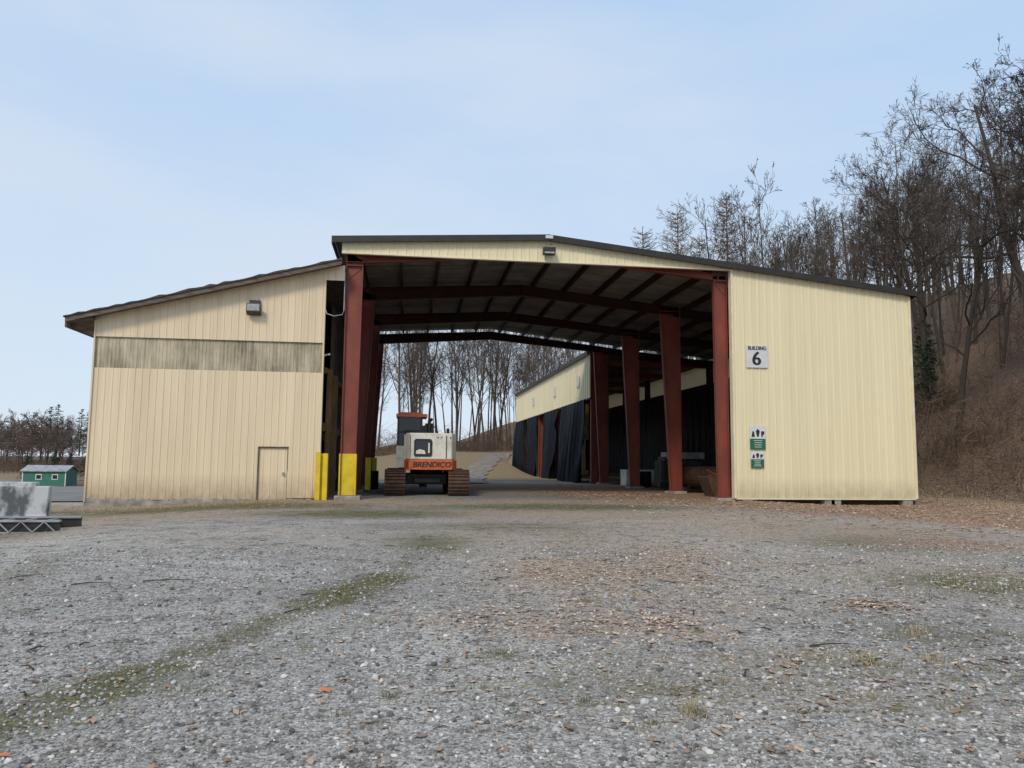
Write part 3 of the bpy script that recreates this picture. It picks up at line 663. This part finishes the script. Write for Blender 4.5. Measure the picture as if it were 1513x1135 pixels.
def pine(seed,h,wd=.25):
    r=random.Random(seed); V=[];F=[];MI=[]
    tubeadd(V,F,[Vector((0,0,-.3)),Vector((0,0,h*.5)),Vector((0,0,h))],[.16,.1,.02],6); MI+=[0]*len(F)
    z=h*.1
    while z<h*.99:
        t=z/h; L=(1-t)**.75*h*wd+.15
        for k in range(6):
            a=r.uniform(0,6.28); LL=L*r.uniform(.5,1.2); d=Vector((math.cos(a),math.sin(a),r.uniform(-.25,.25)))
            for j in range(int(7+LL*4)):
                q=Vector((0,0,z))+d*LL*r.uniform(.25,1)+Vector((r.uniform(-1,1),r.uniform(-1,1),r.uniform(-1,1)))*.14*max(LL,.5)
                s=.13+.1*r.random(); base=len(V)
                for _ in range(3): V.append(tuple(q+Vector((r.uniform(-1,1),r.uniform(-1,1),r.uniform(-.6,.6)))*s))
                F.append((base,base+1,base+2)); MI.append(1)
        z+=h*.04
    me=bpy.data.meshes.new('pine_mesh'); me.from_pydata(V,[],F); me.materials.append(M['bark']); me.materials.append(M['need']); me.polygons.foreach_set('material_index',MI); return me
def shrub(seed,h):
    r=random.Random(seed); V=[];F=[]
    for k in range(22):
        a=r.uniform(0,6.28); d=Vector((math.cos(a)*r.uniform(.1,.7),math.sin(a)*r.uniform(.1,.7),1)).normalized(); p=Vector((r.uniform(-1.8,1.8),r.uniform(-1.8,1.8),-.3)); L=h*r.uniform(.4,1.2)
        p1=p+d*L*.5; p2=p1+(d+Vector((r.uniform(-.5,.5),r.uniform(-.5,.5),-.1)))*L*.5; tubeadd(V,F,[p,p1,p2],[.022,.014,.008],3)
        for j in range(6):
            q=p1.lerp(p2,r.uniform(-.6,1)); e_=q+Vector((r.uniform(-1,1),r.uniform(-1,1),r.uniform(-.3,1)))*L*.28; tubeadd(V,F,[q,e_],[.011,.007],3)
            q2=e_+Vector((r.uniform(-1,1),r.uniform(-1,1),r.uniform(-.3,1)))*L*.16; tubeadd(V,F,[e_,q2],[.008,.005],3)
    me=bpy.data.meshes.new('shrub_mesh'); me.from_pydata(V,[],F); me.materials.append(M['brush']); return me
forest=[bare(s,17,r_,nl=13,start=st,ang=an,ll=l_,n2=5,n3=5,n4=2,rmin=.015,up=.09,wob=.15,sway=.035) for s,r_,st,an,l_ in ((1,.17,.35,.65,.30),(2,.13,.45,.6,.26),(3,.21,.3,.8,.34),(4,.11,.5,.6,.24),(5,.17,.4,.75,.3),(6,.09,.4,.6,.22))]
for me in forest: me.materials.append(M['barkf'])
farw=[bare(s,11,.15,nl=14,start=.15,ang=.9,ll=.5,n2=7,n3=6,n4=0,rmin=.035,up=.06,wob=.2,sway=.05) for s in (41,42,43)]
for me in farw: me.materials.append(M['barkd'])
def put(me,name,x,y,s,parent=None,rz=None,sz=1,dz=0,tl=.05):
    o=bpy.data.objects.new(name,me); o.location=(x,y,Hs(x,y)+dz); o.rotation_euler=(R.uniform(-tl,tl),R.uniform(-tl,tl),R.uniform(0,6.28) if rz is None else rz); o.scale=(s,s,s*sz)
    col.objects.link(o)
    if parent: par(o,parent)
    return o
wd=empty('hillside_woodland',(50,80,10))
n=0
while n<200:
    x=R.uniform(26,88); y=R.uniform(24,115)
    if x/y>1.3 or x/y<.2 or (x<34 and y<46): continue
    if R.random()<(x-26)/90: continue
    put(R.choice(forest),'tree',x,y,R.uniform(.6,1.12),wd,sz=R.uniform(.9,1.2),tl=.09); n+=1
wb=empty('back_woodland',(5,120,2)); n=0
while n<125:
    x=R.uniform(-22,30); y=R.uniform(98,145)
    put(R.choice(forest),'tree',x,y,R.uniform(.75,1.15),wb,sz=R.uniform(.95,1.3),tl=.08); n+=1
wl_=empty('distant_woodland',(-100,210,2)); n=0
while n<130:
    x=R.uniform(-160,-66); y=R.uniform(165,240)
    if x/y>-.33: continue
    put(R.choice(farw),'tree',x,y,R.uniform(.7,1.15),wl_,sz=R.uniform(.8,1.)); n+=1
pines=[pine(11,9),pine(12,6,.32)]
for (x,y,s) in ((-84,200,1.35),(-88,205,1.3),(-80,203,1.25),(-77,200,1.2)): put(pines[0],'pine_tree',x,y,s,dz=2.)
for (x,y,s) in ((-48,119,.9),(-51,121,1.0),(-54,120,.8),(-47,122,.8)): put(pines[1],'evergreen_shrub',x,y,s,sz=.75)
put(pines[1],'pine_tree',33.,45,.8); put(pines[1],'pine_tree',35.5,49,.9); put(pines[1],'pine_tree',33,52,.7)
lar=[larch(21,22),larch(22,22)]
for (x,y,tz) in ((28.8,90,30.5),(33.2,90,32.8),(36.,93,31.),(39.8,91,35.8)):
    z=Hs(x,y); put(lar[R.randint(0,1)],'larch_tree',x,y,(tz-z)/22)
shr=[shrub(31,2.2),shrub(32,3.0),shrub(33,1.6)]
ub=empty('underbrush',(35,45,3)); n=0
while n<230:
    x=25.6+abs(R.gauss(0,14)); y=R.uniform(24,85)
    put(R.choice(shr),'shrub',x,y,R.uniform(.6,1.3),ub); n+=1
for k in range(90): put(R.choice(shr),'shrub',R.uniform(-24,22),R.uniform(96,110),R.uniform(.7,1.5),ub)
for k in range(50): put(R.choice(shr),'shrub',R.uniform(-130,-55),R.uniform(150,175),R.uniform(1.2,2.2),ub)
oak=bare(77,17,.36,nl=13,start=.32,ang=1.0,ll=.50,n2=8,n3=7,n4=4,wob=.34,sway=.12,rmin=.014,up=.07)
oak2=bare(78,16,.24,nl=14,start=.35,ang=.85,ll=.40,n2=8,n3=6,n4=3,wob=.25,sway=.07,rmin=.013,up=.08)
for me in (oak,oak2): me.materials.append(M['bark'])
put(oak,'oak_tree',29.0,31.5,1.05,rz=1.0); put(oak2,'bare_tree',33.5,45.5,1.0,rz=2.2); put(oak,'oak_tree',47,52,1.1,rz=3.); put(oak2,'bare_tree',42,58,1.1,rz=4.); put(oak2,'bare_tree',29.5,38,.8,rz=.4); put(oak2,'bare_tree',34,36,1.0,rz=5.4)

# ------------------------------------------------- gravel stones
def scatter(nm,n,tmpl,faces,ys,xs,sc,mat,zoff,flat,tval,smooth=False):
    nv=len(tmpl); T=np.array(tmpl)
    rot=NP.uniform(0,6.283,n); c,s=np.cos(rot),np.sin(rot)
    A=T[None]*sc[:,None,None]*(1+NP.uniform(-.28,.28,(n,nv,3))); A=A*np.stack([NP.uniform(.75,1.3,n),NP.uniform(.7,1.1,n),flat],1)[:,None,:]
    X=A[:,:,0]*c[:,None]-A[:,:,1]*s[:,None]+xs[:,None]; Y=A[:,:,0]*s[:,None]+A[:,:,1]*c[:,None]+ys[:,None]
    Z=A[:,:,2]+(H(xs,ys)+zoff)[:,None]
    V=np.stack([X,Y,Z],2).reshape(-1,3); FF=(np.array(faces)[None]+(np.arange(n)*nv)[:,None,None]).reshape(-1,len(faces[0]))
    o=mk(nm,V.tolist(),FF.tolist(),mat,smooth=smooth); at=o.data.attributes.new('t','FLOAT','POINT'); at.data.foreach_set('value',np.repeat(tval,nv).astype(np.float32)); return o
ph=(1+5**.5)/2
ico=[(-1,ph,0),(1,ph,0),(-1,-ph,0),(1,-ph,0),(0,-1,ph),(0,1,ph),(0,-1,-ph),(0,1,-ph),(ph,0,-1),(ph,0,1),(-ph,0,-1),(-ph,0,1)]
ico=[tuple(c/1.9 for c in v) for v in ico]
icf=[(0,11,5),(0,5,1),(0,1,7),(0,7,10),(0,10,11),(1,5,9),(5,11,4),(11,10,2),(10,7,6),(7,1,8),(3,9,4),(3,4,2),(3,2,6),(3,6,8),(3,8,9),(4,9,5),(2,4,11),(6,2,10),(8,6,7),(9,8,1)]
n=48000
ys=3.1+ (NP.uniform(0,1,n)**1.5)*10; xs=ys*NP.uniform(-.62,.98,n)+NP.uniform(-.4,.4,n)
sc=np.clip(NP.lognormal(math.log(.0068),.45,n),.0035,.028)*(1+.03*ys)
scatter('gravel',n,ico,icf,ys,xs,sc,M['stone'],sc*.25,NP.uniform(.5,.9,n),np.clip(NP.normal(.48,.27,n),0,.98))
n=300; ys=3.2+NP.uniform(0,1,n)**1.3*14; xs=ys*NP.uniform(-.6,.9,n); sc=NP.uniform(.016,.036,n)
scatter('stones',n,ico,icf,ys,xs,sc,M['stone'],sc*.15,NP.uniform(.35,.6,n),np.clip(NP.normal(.42,.22,n),0,.9),True)
lt=[(-1,0,0),(-.45,.5,.16),(.35,.55,.1),(1,.05,.25),(.4,-.5,.12),(-.4,-.5,.2)]
lf=[(0,1,5),(1,2,4),(1,4,5),(2,3,4)]
L=[]
def clus(cx,cy,rx,ry,n,s0=.016,s1=.042):
    for _ in range(n): L.append((cx+R.gauss(0,rx*.6),cy+R.gauss(0,ry*.6),R.uniform(s0,s1)))
for c_ in [(2.2,10.3,1.6,2.2,700),(3.6,10,1,1.4,320),(.8,7.2,.9,.8,110),(1.6,6.9,1.3,1,280),(2.4,7,.3,.35,110),(4.8,7.6,.3,.4,190),(2.8,5.4,.08,.1,18),(4.2,12,1.4,1.8,420),(10,13,1.8,1.5,450),(2.1,4.6,1.6,.7,80),(6,8,3,2.5,380),(1,4.2,1.6,.4,20),(-9,16,2,3,200),(8.5,9.2,1.5,1.5,220),(4,5.2,1,.7,90),(5,16,4,4,800)]: clus(*c_)
for _ in range(17000):
    y=R.uniform(10,36); x=R.uniform(6,28)
    if 11<x<20.2 and y>27.8: continue
    if R.random()<float(sm(5,15,np.float64(x-.45*(22-y)))): L.append((x,y,R.uniform(.04,.085)))
for _ in range(1200): L.append((R.uniform(12,22),R.gauss(27.2,.35),R.uniform(.03,.06)))
for _ in range(1500): L.append((R.uniform(-11,12),R.gauss(25.8,1.4),R.uniform(.02,.05)))
for _ in range(2200):
    y=R.uniform(3.5,26); L.append((y*R.uniform(-.6,.95),y,R.uniform(.012,.04)))
L+=[(-.47,5.05,.05),(-1.9,4.15,.045)]
L=np.array(L); tv=np.clip(NP.normal(.58,.28,len(L)),0,.97); tv[-2:]=1
scatter('fallen_leaves',len(L),lt,lf,L[:,1],L[:,0],L[:,2],M['leafm'],.008,NP.uniform(.4,1.8,len(L)),tv)
GV=[];GF=[];GT=[]
def tuft(x,y,n,h,r,t0,t1):
    for _ in range(n):
        a=R.uniform(0,6.28); q=R.gauss(0,r); px,py=x+q*math.cos(a),y+q*math.sin(a); z=Hs(px,py); hh=h*R.uniform(.4,1.1); l=R.uniform(.2,1.)*hh; a2=R.uniform(0,6.28); w=.0015+.0007*h*10
        dx,dy=math.cos(a2),math.sin(a2); b0=len(GV)
        GV.extend([(px-dy*w,py+dx*w,z),(px+dy*w,py-dx*w,z),(px+dx*l*.4+dy*w*.7,py+dy*l*.4-dx*w*.7,z+hh*.65),(px+dx*l*.4-dy*w*.7,py+dy*l*.4+dx*w*.7,z+hh*.65),(px+dx*l,py+dy*l,z+hh*.85)])
        GF.extend([(b0,b0+1,b0+2,b0+3),(b0+3,b0+2,b0+4)]); GT.extend([R.uniform(t0,t1)]*5)
for x,y,n,h,r,t0,t1 in [(1.66,4.4,110,.12,.05,.5,1),(-.08,4.9,60,.05,.05,0,.5),(1.38,4.25,60,.05,.05,.0,.7),(3.4,5.4,130,.09,.12,.3,1),(4.4,6.3,150,.09,.12,.3,1),(3.9,5.4,80,.08,.08,.3,1),(1.9,8,70,.06,.08,0,.6),(.72,5.9,140,.04,.13,0,.45),(.55,5.0,30,.04,.05,0,.6),(-.35,4.6,40,.04,.05,0,.5),(1.1,4.7,50,.05,.06,0,.6),(2.1,5.0,50,.06,.07,.2,.9),(1.35,5.2,40,.04,.05,.2,.8),(2.9,4.6,50,.07,.06,.3,1)]: tuft(x,y,n,h,r,t0,t1)
for _ in range(300):
    t=R.random(); x=-2.4+t*2.3+R.gauss(0,.16); y=3.9+t*6+R.gauss(0,.2); tuft(x,y,8,.03,.06,0,.6)
for _ in range(340): tuft(R.gauss(6.9,.9),R.gauss(8.7,.9),6,.06,.07,0,.9)
for _ in range(520): tuft(R.uniform(-10.5,-3),R.gauss(26.,1.2),5,.13,.15,.2,.95)
for _ in range(350): tuft(R.uniform(-2,12),R.gauss(23.5,2.),5,.08,.15,.1,.9)
for _ in range(200): tuft(R.uniform(-12,-9),R.gauss(19,2.),5,.16,.2,.2,.9)
for _ in range(520): tuft(R.uniform(0,9),R.uniform(4.2,16),5,.035,.06,.1,1)
for _ in range(600): tuft(R.uniform(20.5,25),R.uniform(24,34),4,.2,.2,.4,1)
o=mk('grass',GV,GF,M['straw']); at=o.data.attributes.new('t','FLOAT','POINT'); at.data.foreach_set('value',np.array(GT,np.float32))
b_=B()
for (x,y,L_,a) in [(-3.0,9.6,.6,.1),(-3.7,9.4,.4,.3),(3.2,5.9,.4,.05),(-1.1,7.6,.25,.8),(-4.6,9.9,.3,1.)]+[(R.uniform(-3,7),R.uniform(5,14),R.uniform(.06,.2),R.uniform(0,3)) for _ in range(40)]:
    z=Hs(x,y)+.012; p=[(x,y,z),(x+math.cos(a)*L_*.5,y+math.sin(a)*L_*.5+.02,z+.01),(x+math.cos(a)*L_,y+math.sin(a)*L_,z)]; b_.tube(p,[.008,.006,.003],5)
b_.obj('fallen_twigs',[M['bark']])

# ------------------------------------------------- world, sun, camera
w=bpy.data.worlds.new("World"); scn.world=w; w.use_nodes=True; nt=w.node_tree
bg=nt.nodes['Background']; sky=N(nt,'ShaderNodeTexSky',sky_type='NISHITA'); sky.sun_disc=False
EL,AZ=math.radians(42),math.radians(212)
sky.sun_elevation=EL; sky.sun_rotation=AZ
tc=N(nt,'ShaderNodeTexCoord'); mp=N(nt,'ShaderNodeMapping'); mp.inputs['Scale'].default_value=(1,1,3.4); mp.inputs['Rotation'].default_value=(0,.3,.3)
nt.links.new(tc.outputs['Generated'],mp.inputs['Vector'])
nz=noi(nt,mp.outputs[0],1.7,6,.5)
sx=N(nt,'ShaderNodeSeparateXYZ'); nt.links.new(tc.outputs['Generated'],sx.inputs[0])
gr=ramp(nt,[(0,(7.2,8.3,9.4)),(.12,(6.3,7.8,9.4)),(.35,(5.2,6.9,9.2)),(.8,(4.4,6.2,8.9))]); nt.links.new(sx.outputs[2],gr.inputs[0])
cl=ramp(nt,[(.36,0.),(.62,1.)]); nt.links.new(nz,cl.inputs[0])
c=mixc(nt,math_(nt,'MULTIPLY',cl.outputs[0],.7),gr.outputs[0],(6.9,7.8,8.9))
c=mixc(nt,.92,sky.outputs[0],c)
nt.links.new(c,bg.inputs['Color']); bg.inputs['Strength'].default_value=.103
sd=bpy.data.lights.new('sun','SUN'); sd.energy=1.5; sd.angle=math.radians(14); sd.color=(1,.88,.72); sd.energy=1.9
so=bpy.data.objects.new('sun',sd); col.objects.link(so)
dirv=Vector((math.sin(AZ)*math.cos(EL),math.cos(AZ)*math.cos(EL),math.sin(EL)))
so.rotation_euler=dirv.to_track_quat('Z','Y').to_euler(); so.location=dirv*50
cd=bpy.data.cameras.new('camera'); cd.sensor_width=36; cd.lens=27.05; cd.clip_end=3000; cd.clip_start=.05
co=bpy.data.objects.new('camera',cd); col.objects.link(co)
co.matrix_world=Matrix.Translation((0,0,1.45))@Matrix.Rotation(math.radians(-7.7),4,'Z')@Matrix.Rotation(math.radians(95.65),4,'X')@Matrix.Rotation(.01,4,'Z')
scn.camera=co
scn.view_settings.view_transform='Standard'; scn.view_settings.look='None'; scn.view_settings.exposure=0
